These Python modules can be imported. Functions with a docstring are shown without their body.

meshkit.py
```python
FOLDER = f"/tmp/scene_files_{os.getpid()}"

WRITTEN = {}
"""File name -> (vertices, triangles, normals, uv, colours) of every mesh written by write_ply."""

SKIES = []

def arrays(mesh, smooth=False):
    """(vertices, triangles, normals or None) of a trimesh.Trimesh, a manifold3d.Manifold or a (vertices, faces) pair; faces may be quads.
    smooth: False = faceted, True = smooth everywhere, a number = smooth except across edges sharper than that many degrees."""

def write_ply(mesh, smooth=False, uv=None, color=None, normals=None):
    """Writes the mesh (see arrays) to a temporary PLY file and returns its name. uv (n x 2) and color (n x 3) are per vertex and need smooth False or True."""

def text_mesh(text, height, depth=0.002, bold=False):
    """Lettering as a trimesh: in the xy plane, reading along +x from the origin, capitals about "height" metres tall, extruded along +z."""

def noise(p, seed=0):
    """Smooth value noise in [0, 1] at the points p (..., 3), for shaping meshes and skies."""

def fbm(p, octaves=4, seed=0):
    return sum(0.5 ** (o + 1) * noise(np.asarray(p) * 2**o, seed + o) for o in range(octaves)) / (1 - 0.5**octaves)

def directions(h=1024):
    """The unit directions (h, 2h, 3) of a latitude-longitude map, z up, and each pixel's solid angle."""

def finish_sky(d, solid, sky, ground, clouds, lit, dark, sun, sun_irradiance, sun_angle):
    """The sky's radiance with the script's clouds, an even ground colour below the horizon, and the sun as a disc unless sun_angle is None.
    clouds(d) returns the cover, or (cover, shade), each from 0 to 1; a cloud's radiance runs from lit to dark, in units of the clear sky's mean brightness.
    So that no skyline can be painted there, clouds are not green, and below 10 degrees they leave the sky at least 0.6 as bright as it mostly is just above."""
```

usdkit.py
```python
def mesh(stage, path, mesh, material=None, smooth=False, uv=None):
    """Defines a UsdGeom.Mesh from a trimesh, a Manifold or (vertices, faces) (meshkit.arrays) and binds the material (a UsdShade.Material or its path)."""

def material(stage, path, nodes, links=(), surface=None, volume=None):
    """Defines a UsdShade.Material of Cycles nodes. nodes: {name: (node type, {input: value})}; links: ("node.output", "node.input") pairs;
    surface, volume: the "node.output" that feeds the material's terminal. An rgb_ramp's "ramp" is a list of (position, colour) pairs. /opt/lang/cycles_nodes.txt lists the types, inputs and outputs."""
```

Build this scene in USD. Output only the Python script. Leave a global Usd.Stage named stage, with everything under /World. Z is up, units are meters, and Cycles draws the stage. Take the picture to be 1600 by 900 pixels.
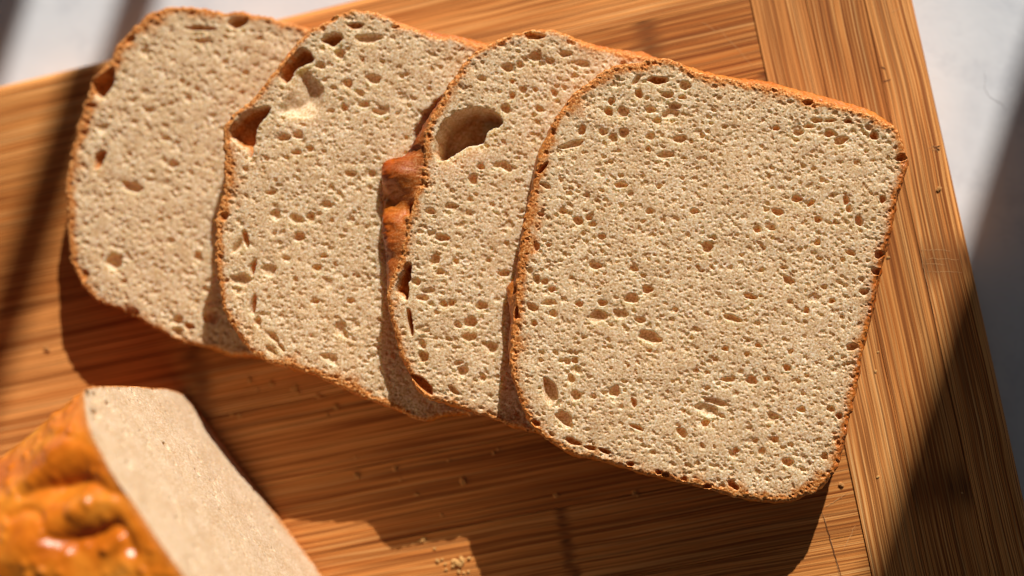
import math
import numpy as np
from scipy import ndimage, spatial
from scipy.interpolate import PchipInterpolator
import shapely
from shapely.geometry import Polygon, LineString, Point
from pxr import Usd, UsdGeom, UsdLux, UsdShade, Sdf, Gf, Vt
import usdkit, meshkit

stage = Usd.Stage.CreateInMemory()
UsdGeom.SetStageUpAxis(stage, UsdGeom.Tokens.z)
UsdGeom.SetStageMetersPerUnit(stage, 1.0)
UsdGeom.Xform.Define(stage, '/World')
UsdGeom.Scope.Define(stage, '/World/Looks')
MM = 0.001

# ------------------------------------------------------------------ camera, sky, sun, exposure
FPX = 2450.0                       # focal length in pixels of a 1600 px wide picture
NADIR = (1150.0, 620.0)            # where the plumb line under the lens falls in the picture
BOARD_Z = 0.018                    # top of the board above the table
DIST = 0.436                       # lens to board along the optical axis
EXPOSURE = 0.30
FSTOP = 3.8
FOCUS_PX, FOCUS_Z = (1080, 400), BOARD_Z + 0.021
SUN_EL, SUN_SLOPE = math.radians(26.8), -0.32     # shadows run this much left per unit down the picture
SUN_I, SUN_ANGLE, SKY = 1.25, 0.53, 0.0145

_down = np.array([NADIR[0] - 800, -(NADIR[1] - 450), -FPX]); _down /= np.linalg.norm(_down)
_wz = -_down
_wx = np.array([1.0, 0, 0]) - _wz * _wz[0]; _wx /= np.linalg.norm(_wx)
_wy = np.cross(_wz, _wx)
R = np.stack([_wx, _wy, _wz])      # camera vector -> world vector (rows are the world axes in camera space)
CAM = np.array([0, 0, BOARD_Z]) - R @ np.array([0, 0, -1.0]) * DIST

def ray(px):
    px = np.atleast_2d(np.asarray(px, float))
    d = np.stack([px[:, 0] - 800, -(px[:, 1] - 450), np.full(len(px), -FPX)], 1)
    return d @ R.T

def at_z(px, z):
    d = ray(px); z = np.broadcast_to(z, len(d))
    k = (z - CAM[2]) / d[:, 2]
    return CAM + d * k[:, None]

def to_px(P):
    c = (np.atleast_2d(P) - CAM) @ R
    return np.stack([800 + FPX * c[:, 0] / -c[:, 2], 450 - FPX * c[:, 1] / -c[:, 2]], 1)

cam = UsdGeom.Camera.Define(stage, '/World/camera')
M = np.eye(4); M[:3, :3] = R.T; M[3, :3] = CAM
cam.AddTransformOp().Set(Gf.Matrix4d(M.tolist()))
cam.CreateHorizontalApertureAttr(36.0); cam.CreateVerticalApertureAttr(20.25)
cam.CreateFocalLengthAttr(36.0 * FPX / 1600)
cam.CreateClippingRangeAttr(Gf.Vec2f(0.01, 100))
cam.CreateFStopAttr(FSTOP)
_f = at_z([FOCUS_PX], FOCUS_Z)[0]
cam.CreateFocusDistanceAttr(float(-((_f - CAM) @ R)[2]))
cam.CreateExposureAttr(EXPOSURE)

_s = np.array([-SUN_SLOPE, 1.0]); _s /= np.linalg.norm(_s)
SUN = np.array([_s[0] * math.cos(SUN_EL), _s[1] * math.cos(SUN_EL), math.sin(SUN_EL)])
sun = UsdLux.DistantLight.Define(stage, '/World/sun')
sun.CreateIntensityAttr(SUN_I); sun.CreateAngleAttr(SUN_ANGLE); sun.CreateNormalizeAttr(True)
sun.CreateColorAttr(Gf.Vec3f(1.0, 0.94, 0.87))
_z = SUN; _x = np.cross([0, 0, 1.0], _z); _x /= np.linalg.norm(_x); _y = np.cross(_z, _x)
M = np.eye(4); M[0, :3], M[1, :3], M[2, :3] = _x, _y, _z
sun.AddTransformOp().Set(Gf.Matrix4d(M.tolist()))
sky = UsdLux.DomeLight.Define(stage, '/World/sky')
skym = usdkit.material(stage, '/World/Looks/sky', {
    's': ('sky_texture', {'sky_type': 'single_scattering', 'sun_disc': False, 'sun_elevation': SUN_EL,
                          'sun_rotation': math.atan2(SUN[0], SUN[1])}),
    'h': ('hsv', {'saturation': 0.25}),
    'b': ('background_shader', {'strength': SKY})}, [('s.color', 'h.color'), ('h.color', 'b.color')], surface='b.background')
UsdShade.MaterialBindingAPI.Apply(sky.GetPrim()).Bind(skym)

# ------------------------------------------------------------------ helpers
_used = {}
def path_for(name, parent='/World'):
    k = (parent, name); n = _used.get(k, 0); _used[k] = n + 1
    return f'{parent}/{name}' if n == 0 else f'{parent}/{name}_{n:03d}'

def tag(prim, label=None, category=None, group=None, kind=None):
    for k, v in (('label', label), ('category', category), ('group', group), ('kind', kind)):
        if v: prim.SetCustomDataByKey(k, v)

def thing(name, label, category, group=None, loc=None, kind=None):
    x = UsdGeom.Xform.Define(stage, path_for(name))
    if loc is not None: x.AddTranslateOp().Set(Gf.Vec3d(*map(float, loc)))
    tag(x.GetPrim(), label, category, group, kind)
    return x.GetPrim()

def obj(name, v, f, mat, parent=None, smooth=False, base=None, **attrs):
    v = np.asarray(v, float)
    if base is not None: v = v - np.asarray(base)
    f = np.asarray(f, int)
    if attrs:                                   # keep only the points that faces use
        u, inv = np.unique(f, return_inverse=True); v, f = v[u], inv.reshape(f.shape); attrs = {k: np.asarray(a)[u] for k, a in attrs.items()}
    p = path_for(name, str(parent.GetPath()) if parent else '/World')
    m = usdkit.mesh(stage, p, (v, np.asarray(f, int)), mat, smooth=smooth)
    for k, a in attrs.items():
        UsdGeom.PrimvarsAPI(m).CreatePrimvar(k, Sdf.ValueTypeNames.FloatArray, 'vertex').Set(Vt.FloatArray.FromNumpy(np.asarray(a, np.float32)))
    return m.GetPrim()

def fbm2(shape, step, scale, octaves, rng):
    """Smooth noise raster (about -1..1) of features 'scale' metres wide on a grid of 'step' metres."""
    out = np.zeros(shape); amp = 1.0
    for o in range(octaves):
        s = max(scale / step / 2 ** o, 1.0)
        n = (int(shape[0] / s) + 4, int(shape[1] / s) + 4)
        g = rng.standard_normal(n)
        yy = np.arange(shape[0]) / s + 1; xx = np.arange(shape[1]) / s + 1
        out += amp * ndimage.map_coordinates(g, np.meshgrid(yy, xx, indexing='ij'), order=2, mode='nearest') * 0.8
        amp *= 0.55
    return out

# ------------------------------------------------------------------ materials
def mix(fac, a, b, n, L, name, blend='mix'):
    n[name] = ('mix_color', {'blend_type': blend, **({'fac': fac} if not isinstance(fac, str) else {}),
                             **({'a': a} if not isinstance(a, str) else {}), **({'b': b} if not isinstance(b, str) else {})})
    for k, s in (('fac', fac), ('a', a), ('b', b)):
        if isinstance(s, str): L.append((s, f'{name}.{k}'))
    return f'{name}.result'

def bread_material(path, crumb_a, crumb_b, crumb_c, sss=0.45, coat=0.40, blot=0.6):
    n = {'geo': ('geometry', {}),
         'rim': ('attribute', {'attribute': 'rim'}), 'glaze': ('attribute', {'attribute': 'glaze'}), 'bake': ('attribute', {'attribute': 'bake'}),
         'rbk': ('rgb_ramp', {'ramp': [(0.3, (0.13, 0.016, 0.001)), (0.48, (0.38, 0.060, 0.002)), (0.66, (0.60, 0.155, 0.010))]}),
         'n1': ('noise_texture', {'scale': 1700.0, 'detail': 4.0, 'roughness': 0.7}),
         'n2': ('noise_texture', {'scale': 160.0, 'detail': 3.0, 'roughness': 0.55}),
         'n3': ('noise_texture', {'scale': 420.0, 'detail': 4.0, 'roughness': 0.65}),
         'n4': ('noise_texture', {'scale': 2600.0, 'detail': 2.0, 'roughness': 0.6}),
         'n5': ('noise_texture', {'scale': 70.0, 'detail': 4.0, 'roughness': 0.6}),
         'r1': ('rgb_ramp', {'ramp': [(0.34, crumb_b), (0.50, crumb_a), (0.64, crumb_c)]}),
         'r2': ('rgb_ramp', {'ramp': [(0.3, (0.86, 0.80, 0.72)), (0.7, (1.0, 1.0, 1.0))]}),
         # golden to red-brown baked skin
         'rc': ('rgb_ramp', {'ramp': [(0.25, (0.40, 0.082, 0.004)), (0.45, (0.58, 0.148, 0.008)), (0.62, (0.68, 0.225, 0.020)), (0.8, (0.76, 0.38, 0.10))]}),
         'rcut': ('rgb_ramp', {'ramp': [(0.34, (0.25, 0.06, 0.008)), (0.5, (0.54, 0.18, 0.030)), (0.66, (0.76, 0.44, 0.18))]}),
         'addr': ('math', {'math_type': 'add'}), 'mulr': ('math', {'math_type': 'multiply_add', 'value2': 0.9, 'value3': -0.45}),
         'mr': ('map_range', {'range_type': 'smoothstep', 'from_min': 0.22, 'from_max': 0.78, 'clamp': True}),
         'rough': ('map_range', {'from_min': 0.0, 'from_max': 1.0, 'to_min': 0.75, 'to_max': 0.30, 'clamp': True}),
         'coat': ('math', {'math_type': 'multiply', 'value2': coat}), 'ssw': ('math', {'math_type': 'multiply_add', 'value2': -sss, 'value3': sss, 'use_clamp': True}),
         'bump': ('bump', {'strength': 0.4, 'distance': 0.00016}),
         'bh': ('math', {'math_type': 'multiply_add', 'value2': 0.35}),
         'p': ('principled_bsdf', {'specular_ior_level': 0.26, 'subsurface_scale': 0.0010,
                                   'subsurface_radius': (1.0, 0.55, 0.28), 'coat_roughness': 0.22})}
    L = [('geo.position', f'{k}.vector') for k in ('n1', 'n2', 'n3', 'n4', 'n5')]
    L += [('n1.fac', 'r1.fac'), ('n2.fac', 'r2.fac'), ('n5.fac', 'rc.fac'), ('n1.fac', 'rcut.fac')]
    crumb = mix(1.0, 'r1.color', 'r2.color', n, L, 'mcr', 'multiply')
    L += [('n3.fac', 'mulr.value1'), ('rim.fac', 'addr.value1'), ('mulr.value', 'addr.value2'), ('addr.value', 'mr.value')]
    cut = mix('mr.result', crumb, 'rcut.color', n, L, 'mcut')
    L.append(('n5.fac', 'rbk.fac')); skin = mix('bake.fac', 'rc.color', 'rbk.color', n, L, 'mbk')
    n['rsk'] = ('rgb_ramp', {'ramp': [(0.34, (0.62, 0.50, 0.42)), (0.50, (0.96, 0.95, 0.94)), (0.68, (1.0, 1.0, 1.0))]}); L.append(('n3.fac', 'rsk.fac'))
    skin = mix(blot, skin, 'rsk.color', n, L, 'msk', 'multiply')
    col = mix('glaze.fac', cut, skin, n, L, 'mgl')
    L += [(col, 'p.base_color'), ('glaze.fac', 'rough.value'), ('rough.result', 'p.roughness'),
          ('glaze.fac', 'coat.value1'), ('coat.value', 'p.coat_weight'),
          ('rim.fac', 'ssw.value1'), ('ssw.value', 'p.subsurface_weight'), ('n4.fac', 'bh.value1'), ('n1.fac', 'bh.value3'), ('bh.value', 'bump.height'), ('bump.normal', 'p.normal')]
    return usdkit.material(stage, path, n, L, surface='p.BSDF')

M_SLICE = bread_material('/World/Looks/bread', (0.77, 0.535, 0.30), (0.49, 0.26, 0.105), (0.92, 0.76, 0.57))
M_LOAF = bread_material('/World/Looks/loaf_bread', (0.61, 0.445, 0.29), (0.49, 0.32, 0.175), (0.70, 0.555, 0.40), sss=0.25, coat=0.22, blot=0.25)

def bamboo_material(path, angle, node=None, tone=1.0, width=300.0):
    """Fibres run along the direction 'angle'. node: (x, y, half length) of a bamboo joint crossing the strip."""
    c = lambda r, g, b: (min(r * tone, 0.93), 1.01 * g * tone ** 1.7, 0.98 * b * tone ** 3.0)
    n = {'geo': ('geometry', {}), 'oi': ('object_info', {}),
         'rot': ('mapping', {'rotation': (0, 0, -angle)}),
         'rm': ('math', {'math_type': 'multiply', 'value2': 3.7}), 'cx': ('combine_xyz', {}),
         'add': ('vector_math', {'math_type': 'add'}),
         'wob': ('noise_texture', {'scale': 18.0, 'detail': 2.0}),
         'wsub': ('vector_math', {'math_type': 'multiply', 'vector2': (0.0, 0.0022, 0.0)}), 'add2': ('vector_math', {'math_type': 'add'}),
         'sA': ('mapping', {'scale': (13, 2300, 40)}), 'sB': ('mapping', {'scale': (4.0, width, 10)}),
         'sC': ('mapping', {'scale': (24, 3900, 60)}), 'sD': ('mapping', {'scale': (5, 60, 5)}),
         'nA': ('noise_texture', {'scale': 1.0, 'detail': 2.0, 'roughness': 0.5}),
         'nB': ('noise_texture', {'scale': 1.0, 'detail': 3.0, 'roughness': 0.7}),
         'nC': ('noise_texture', {'scale': 1.0, 'detail': 2.0, 'roughness': 0.5}),
         'nD': ('noise_texture', {'scale': 1.0, 'detail': 3.0, 'roughness': 0.5}),
         'rB': ('rgb_ramp', {'ramp': [(0.25, c(0.60, 0.21, 0.046)), (0.42, c(0.76, 0.31, 0.080)), (0.56, c(0.84, 0.40, 0.122)), (0.74, c(0.90, 0.54, 0.23))]}),
         'rA': ('rgb_ramp', {'ramp': [(0.41, (0.32, 0.20, 0.12)), (0.47, (0.62, 0.51, 0.40)), (0.53, (1.0, 1.0, 1.0))]}),
         'rC': ('rgb_ramp', {'ramp': [(0.42, (0.55, 0.43, 0.33)), (0.53, (1.0, 1.0, 1.0))]}),
         'rD': ('rgb_ramp', {'ramp': [(0.3, (0.86, 0.79, 0.72)), (0.65, (1.06, 1.05, 1.04))]}),
         'rO': ('rgb_ramp', {'ramp': [(0.0, (0.78, 0.69, 0.60)), (0.5, (0.98, 0.94, 0.92)), (1.0, (1.12, 1.14, 1.16))]}),
         'bump': ('bump', {'strength': 0.5, 'distance': 0.00012}),
         'rr': ('map_range', {'from_min': 0.3, 'from_max': 0.7, 'to_min': 0.6, 'to_max': 0.45, 'clamp': True}),
         'p': ('principled_bsdf', {'specular_ior_level': 0.2})}
    L = [('geo.position', 'rot.vector'), ('oi.random', 'rm.value1'), ('rm.value', 'cx.x'), ('rm.value', 'cx.y'), ('rot.vector', 'add.vector1'), ('cx.vector', 'add.vector2'),
         ('add.vector', 'wob.vector'), ('wob.color', 'wsub.vector1'), ('add.vector', 'add2.vector1'), ('wsub.vector', 'add2.vector2')]
    for k in 'ABCD': L += [('add2.vector', f's{k}.vector'), (f's{k}.vector', f'n{k}.vector')]
    L += [('nB.fac', 'rB.fac'), ('nA.fac', 'rA.fac'), ('nC.fac', 'rC.fac'), ('nD.fac', 'rD.fac'), ('oi.random', 'rO.fac'), ('nA.fac', 'bump.height'), ('bump.normal', 'p.normal'), ('nA.fac', 'rr.value'), ('rr.result', 'p.roughness')]
    col = mix(0.75, 'rB.color', 'rA.color', n, L, 'm1', 'multiply')
    col = mix(0.8, col, 'rC.color', n, L, 'm2', 'multiply')
    for k, r in (('m3', 'rD.color'), ('m4', 'rO.color')):
        n[k] = ('mix_color', {'blend_type': 'multiply', 'fac': 1.0, 'use_clamp': False})
        L += [(col, f'{k}.a'), (r, f'{k}.b')]; col = f'{k}.result'
    if node is not None:
        ca, sa = math.cos(-angle), math.sin(-angle)
        x0 = ca * node[0] - sa * node[1]
        n.update({'sep': ('separate_xyz', {}), 'nd': ('math', {'math_type': 'subtract', 'value2': x0}), 'ab': ('math', {'math_type': 'absolute'}),
                  'nmap': ('mapping', {'scale': (60, 420, 60)}), 'nn': ('noise_texture', {'scale': 1.0, 'detail': 4.0, 'roughness': 0.7}),
                  'pert': ('math', {'math_type': 'multiply_add', 'value2': 0.008, 'value3': -0.004}), 'sum': ('math', {'math_type': 'add'}), 'ab2': ('math', {'math_type': 'absolute'}),
                  'nm': ('map_range', {'range_type': 'smoothstep', 'from_min': 0.0, 'from_max': node[2], 'to_min': 0.95, 'to_max': 0.0, 'clamp': True}),
                  'nv': ('map_range', {'from_min': 0.40, 'from_max': 0.60, 'to_min': 0.15, 'to_max': 1.0, 'clamp': True}), 'nz': ('math', {'math_type': 'multiply'})})
        L += [('rot.vector', 'sep.vector'), ('sep.x', 'nd.value1'), ('rot.vector', 'nmap.vector'), ('nmap.vector', 'nn.vector'), ('nn.fac', 'pert.value1'),
              ('nd.value', 'sum.value1'), ('pert.value', 'sum.value2'), ('sum.value', 'ab2.value1'), ('ab2.value', 'nm.value'), ('nA.fac', 'nv.value'), ('nm.result', 'nz.value1'), ('nv.result', 'nz.value2')]
        col = mix('nz.value', col, (0.13, 0.042, 0.012), n, L, 'm5')
    L.append((col, 'p.base_color'))
    return usdkit.material(stage, path, n, L, surface='p.BSDF')

M_TABLE = usdkit.material(stage, '/World/Looks/table', {
    'geo': ('geometry', {}), 'n1': ('noise_texture', {'scale': 22.0, 'detail': 5.0, 'roughness': 0.6, 'distortion': 0.6}),
    'n2': ('noise_texture', {'scale': 260.0, 'detail': 3.0}), 'n3': ('noise_texture', {'scale': 55.0, 'detail': 4.0, 'roughness': 0.7}),
    'r': ('rgb_ramp', {'ramp': [(0.3, (0.60, 0.63, 0.67)), (0.45, (0.69, 0.72, 0.75)), (0.7, (0.73, 0.755, 0.78))]}),
    'r3': ('rgb_ramp', {'ramp': [(0.3, (0.88, 0.885, 0.90)), (0.45, (1, 1, 1))]}),
    'm': ('mix_color', {'blend_type': 'multiply', 'fac': 1.0}),
    'b': ('bump', {'strength': 0.25, 'distance': 0.0006}), 'p': ('principled_bsdf', {'roughness': 0.55, 'specular_ior_level': 0.35})},
    [('geo.position', 'n1.vector'), ('geo.position', 'n2.vector'), ('geo.position', 'n3.vector'), ('n1.fac', 'r.fac'), ('n3.fac', 'r3.fac'), ('r.color', 'm.a'), ('r3.color', 'm.b'),
     ('m.result', 'p.base_color'), ('n3.fac', 'b.height'), ('b.normal', 'p.normal')], surface='p.BSDF')
def plain(name, col, rough=0.6, bump=0):
    return usdkit.material(stage, f'/World/Looks/{name}', {
        'geo': ('geometry', {}), 'n': ('noise_texture', {'scale': 900.0, 'detail': 3.0}),
        'r': ('rgb_ramp', {'ramp': [(0.3, tuple(c * 0.75 for c in col)), (0.7, tuple(min(c * 1.2, 1) for c in col))]}),
        'p': ('principled_bsdf', {'roughness': rough, 'specular_ior_level': 0.3})},
        [('geo.position', 'n.vector'), ('n.fac', 'r.fac'), ('r.color', 'p.base_color')], surface='p.BSDF')
M_FRAME = plain('white_paint', (0.72, 0.72, 0.70), 0.45)
M_CRACK = plain('crack', (0.42, 0.42, 0.43))
M_SCRATCH = plain('scratch', (0.66, 0.36, 0.14), 0.7)
M_SCRATCH_DARK = plain('dark_scratch', (0.17, 0.06, 0.018), 0.7)
M_CRUMB = plain('crumb_pale', (0.62, 0.34, 0.11), 0.8)
M_CRUMB2 = plain('crumb_brown', (0.60, 0.28, 0.08), 0.7)

# ------------------------------------------------------------------ large structure: table, window, board
def box(x0, x1, y0, y1, z0, z1):
    v = np.array([[x, y, z] for z in (z0, z1) for y in (y0, y1) for x in (x0, x1)], float)
    f = np.array([[0, 2, 3, 1], [4, 5, 7, 6], [0, 1, 5, 4], [2, 6, 7, 3], [0, 4, 6, 2], [1, 3, 7, 5]])
    return v, f

def prism(poly, z0, z1, radii, R_=0.003, steps=5):
    """Convex plan polygon (n,2), counter-clockwise; radii: how far each side is rounded in at the top and bottom."""
    poly = np.asarray(poly, float); k = len(poly)
    e = np.roll(poly, -1, 0) - poly; nrm = np.stack([e[:, 1], -e[:, 0]], 1) / np.linalg.norm(e, axis=1)[:, None]
    def ring(amount, z):
        out = []
        for i in range(k):
            n0, n1 = nrm[i - 1], nrm[i]
            A = np.array([n0, n1]); b = np.array([n0 @ poly[i] - radii[i - 1] * amount, n1 @ poly[i] - radii[i] * amount])
            out.append([*np.linalg.solve(A, b), z])
        return np.array(out)
    ph = np.linspace(0, math.pi / 2, steps)
    rings = [ring(1 - math.cos(p), z0 + R_ * (1 - math.sin(p))) for p in ph[::-1]] + [ring(1 - math.cos(p), z1 - R_ * (1 - math.sin(p))) for p in ph]
    v = np.vstack(rings); f = []
    for r in range(len(rings) - 1):
        for i in range(k):
            j = (i + 1) % k; a, b, c, d = r * k + i, r * k + j, (r + 1) * k + j, (r + 1) * k + i
            f += [[a, b, c], [a, c, d]]
    top = (len(rings) - 1) * k
    for i in range(1, k - 1): f += [[top, top + i, top + i + 1], [0, i + 1, i]]
    return v, np.array(f)

tbl = thing('tabletop', 'white plaster-like tabletop with faint grey mottling around the cutting board', 'tabletop', kind='structure')
v, f = box(-1.3, 1.5, -0.9, 1.35, -0.04, 0.0); obj('top', v, f, M_TABLE, tbl)

def ribbon(pts, w, z):
    """A thin strip with a little thickness along world points (n,2)."""
    pts = np.asarray(pts, float); t = np.gradient(pts, axis=0); t /= np.linalg.norm(t, axis=1)[:, None]
    nn = np.stack([-t[:, 1], t[:, 0]], 1); w = np.broadcast_to(w, len(pts)) * np.sin(np.linspace(0.12, math.pi - 0.12, len(pts))) ** 0.5
    a, b = pts + nn * w[:, None] / 2, pts - nn * w[:, None] / 2; n = len(pts)
    v = np.vstack([np.c_[a, np.full(n, z - 0.0004)], np.c_[b, np.full(n, z - 0.0004)], np.c_[a, np.full(n, z)], np.c_[b, np.full(n, z)]])
    f = []
    for i in range(n - 1):
        f += [[2 * n + i, 3 * n + i, 3 * n + i + 1], [2 * n + i, 3 * n + i + 1, 2 * n + i + 1], [i, 2 * n + i, 2 * n + i + 1], [i, 2 * n + i + 1, i + 1],
              [n + i, n + i + 1, 3 * n + i + 1], [n + i, 3 * n + i + 1, 3 * n + i]]
    return v, np.array(f)
ck = at_z([(1537, 110), (1540, 122), (1538, 138), (1545, 150), (1557, 158), (1566, 163), (1572, 172)], 0.0)[:, :2]
v, f = ribbon(ck, 0.00013, 0.00004); obj('hairline_crack', v, f, M_CRACK, tbl)

# the window whose posts throw the soft bars of shade: upright posts 1.2 m off towards the sun
L_WIN = 1.05; sh = SUN[:2] / np.linalg.norm(SUN[:2]); perp = np.array([sh[1], -sh[0]])      # perp points right
win_c = sh * L_WIN * math.cos(SUN_EL)
win = thing('window_frame', 'white window frame whose upright bars throw soft bands of shade across table and board', 'window', loc=[*win_c, 0])
def lateral(px, z): return float(at_z([px], z)[0][:2] @ perp)
def post(name, a, b, z0, z1, depth=0.03):
    v, f = box(a, b, -depth / 2, depth / 2, z0, z1)
    w = v.copy(); w[:, :2] = v[:, :1] * perp + v[:, 1:2] * sh
    obj(name, w, f, M_FRAME, win)
cl = float(win_c @ perp)
RIGHT_EDGE = lateral((1430, 660), BOARD_Z); BAND = lateral((74, 300), BOARD_Z); BAND2 = lateral((22, 8), 0.0)
post('jamb', RIGHT_EDGE - cl, RIGHT_EDGE - cl + 0.34, 0.05, 1.5)
post('glazing_bar', BAND - cl - 0.0062, BAND - cl + 0.0062, 0.05, 1.5)
post('glazing_bar', BAND2 - cl - 0.012, BAND2 - cl + 0.004, 0.05, 1.5)
post('jamb', BAND2 - cl - 0.55, BAND2 - cl - 0.5, 0.05, 1.5)
post('sill', BAND2 - cl - 0.55, RIGHT_EDGE - cl + 0.34, 0.0, 0.05, 0.06)
post('head', BAND2 - cl - 0.55, RIGHT_EDGE - cl + 0.34, 1.5, 1.56, 0.06)

# cutting board: crosswise end strips at the right, lengthwise strips left of the seam
seam0, seam1 = at_z([(1171.5, 0), (1362, 900)], BOARD_Z)[:, :2]
edge0, edge1 = at_z([(1428, 0), (1597, 758)], BOARD_Z)[:, :2]
top0, top1 = at_z([(0, 131), (540, 0)], BOARD_Z)[:, :2]
dv = (seam1 - seam0) / np.linalg.norm(seam1 - seam0)       # down the picture along the seam
du = np.array([dv[1], -dv[0]]); du = du if du[0] < 0 else -du   # left, along the lengthwise strips
de = (edge1 - edge0) / np.linalg.norm(edge1 - edge0); dt = (top1 - top0) / np.linalg.norm(top1 - top0)
def cross2(p, d, q, e):
    A = np.array([d, -e]).T; s = np.linalg.solve(A, q - p); return p + d * s[0]
ang_long, ang_end = math.atan2(-du[1], -du[0]), math.atan2(dv[1], dv[0])
M_LONG = bamboo_material('/World/Looks/bamboo_long', ang_long, tone=1.05, width=1300)
M_END = bamboo_material('/World/Looks/bamboo_end', ang_end, tone=1.12, width=1700)
def nodemat(name, px, ang, half): p = at_z([px], BOARD_Z)[0]; return bamboo_material(f'/World/Looks/{name}', ang, (p[0], p[1], half), tone=1.05 if ang == ang_long else 1.12, width=1300 if ang == ang_long else 1700)
board = thing('cutting_board', 'rectangular bamboo cutting board of laminated strips under the bread slices', 'cutting board')
LONG_LEN, BOARD_H = 0.36, 0.30
corner_seam = cross2(seam0, dv, top0, dt); corner_edge = cross2(edge0, de, top0, dt)
# long strips: joints measured down the seam from its top end in the picture
j1 = at_z([(860, 797)], BOARD_Z)[0][:2]; j1s = float((j1 - seam0) @ dv)
pitch = 0.0213; tops = float((corner_seam - seam0) @ dv)
bounds = [j1s + pitch * k for k in range(-14, 8)]; bounds = [b for b in bounds if tops + 0.008 < b < tops + BOARD_H]
bounds = [None] + bounds
def ccw(p):
    p = np.asarray(p); a = np.sum(p[:, 0] * np.roll(p[:, 1], -1) - np.roll(p[:, 0], -1) * p[:, 1]); return a > 0
rngp = np.random.default_rng(5)
node_long = {}
for (px, half) in (((1012, 62), 0.006), ((888, 860), 0.003), ((480, 600), 0.005), ((310, 590), 0.006), ((1195, 112), 0.003)):
    s = float((at_z([px], BOARD_Z)[0][:2] - seam0) @ dv); node_long[s] = (px, half)
for i in range(len(bounds) - 1):
    a, b = bounds[i], bounds[i + 1]
    p0 = corner_seam if a is None else seam0 + dv * a
    p1 = seam0 + dv * b
    left = seam0 + du * LONG_LEN
    q0 = cross2(left, dv, top0, dt) if a is None else p0 + du * LONG_LEN
    q1 = p1 + du * LONG_LEN
    poly = [p0, p1, q1, q0]; rad = [0.00011, 0.00011, 0.004, 0.0032 if a is None else 0.00011]
    if i == len(bounds) - 2: rad[1] = 0.0032
    if not ccw(poly): poly = poly[::-1]; rad = [rad[2], rad[1], rad[0], rad[3]]
    mt = M_LONG
    lo = tops if a is None else a
    for s, (px, half) in node_long.items():
        if lo <= s < b: mt = nodemat(f'bamboo_joint_{i}', px, ang_long, half)
    dz = rngp.uniform(-0.00004, 0.00004)
    v, f = prism(poly, 0.0005, BOARD_Z + dz, rad, R_=0.0032); obj('strip', v, f, mt, board, smooth=25)
# end strips
end_len0, end_len1 = tops, bounds[-1]
def on(line0, d, s): return line0 + d * s
seam_top, seam_bot = corner_seam, seam0 + dv * bounds[-1]
edge_top = corner_edge; edge_bot = cross2(edge0, de, seam_bot, du)
fr = [0, 0.345, 0.70, 1.0]
for i in range(3):
    a, b = fr[i], fr[i + 1]
    poly = [seam_top + (edge_top - seam_top) * a, seam_bot + (edge_bot - seam_bot) * a, seam_bot + (edge_bot - seam_bot) * b, seam_top + (edge_top - seam_top) * b]
    if i == 0:
        sh_ = -du * 0.00018; poly[0] = poly[0] + sh_; poly[1] = poly[1] + sh_
    rad = [0.00011, 0.0032, 0.003 if i == 2 else 0.00011, 0.0032]
    if not ccw(poly): poly = poly[::-1]; rad = [rad[2], rad[1], rad[0], rad[3]]
    mt = M_END if i == 0 else nodemat('bamboo_end_joint', (1472, 408), ang_end, 0.009) if i == 2 else nodemat('bamboo_end_joint_b', (1492, 760), ang_end, 0.010)
    v, f = prism(poly, 0.0005, BOARD_Z + (0.00003, -0.00002, 0.00002)[i], rad, R_=0.0032); obj('end_strip', v, f, mt, board, smooth=25)
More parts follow.
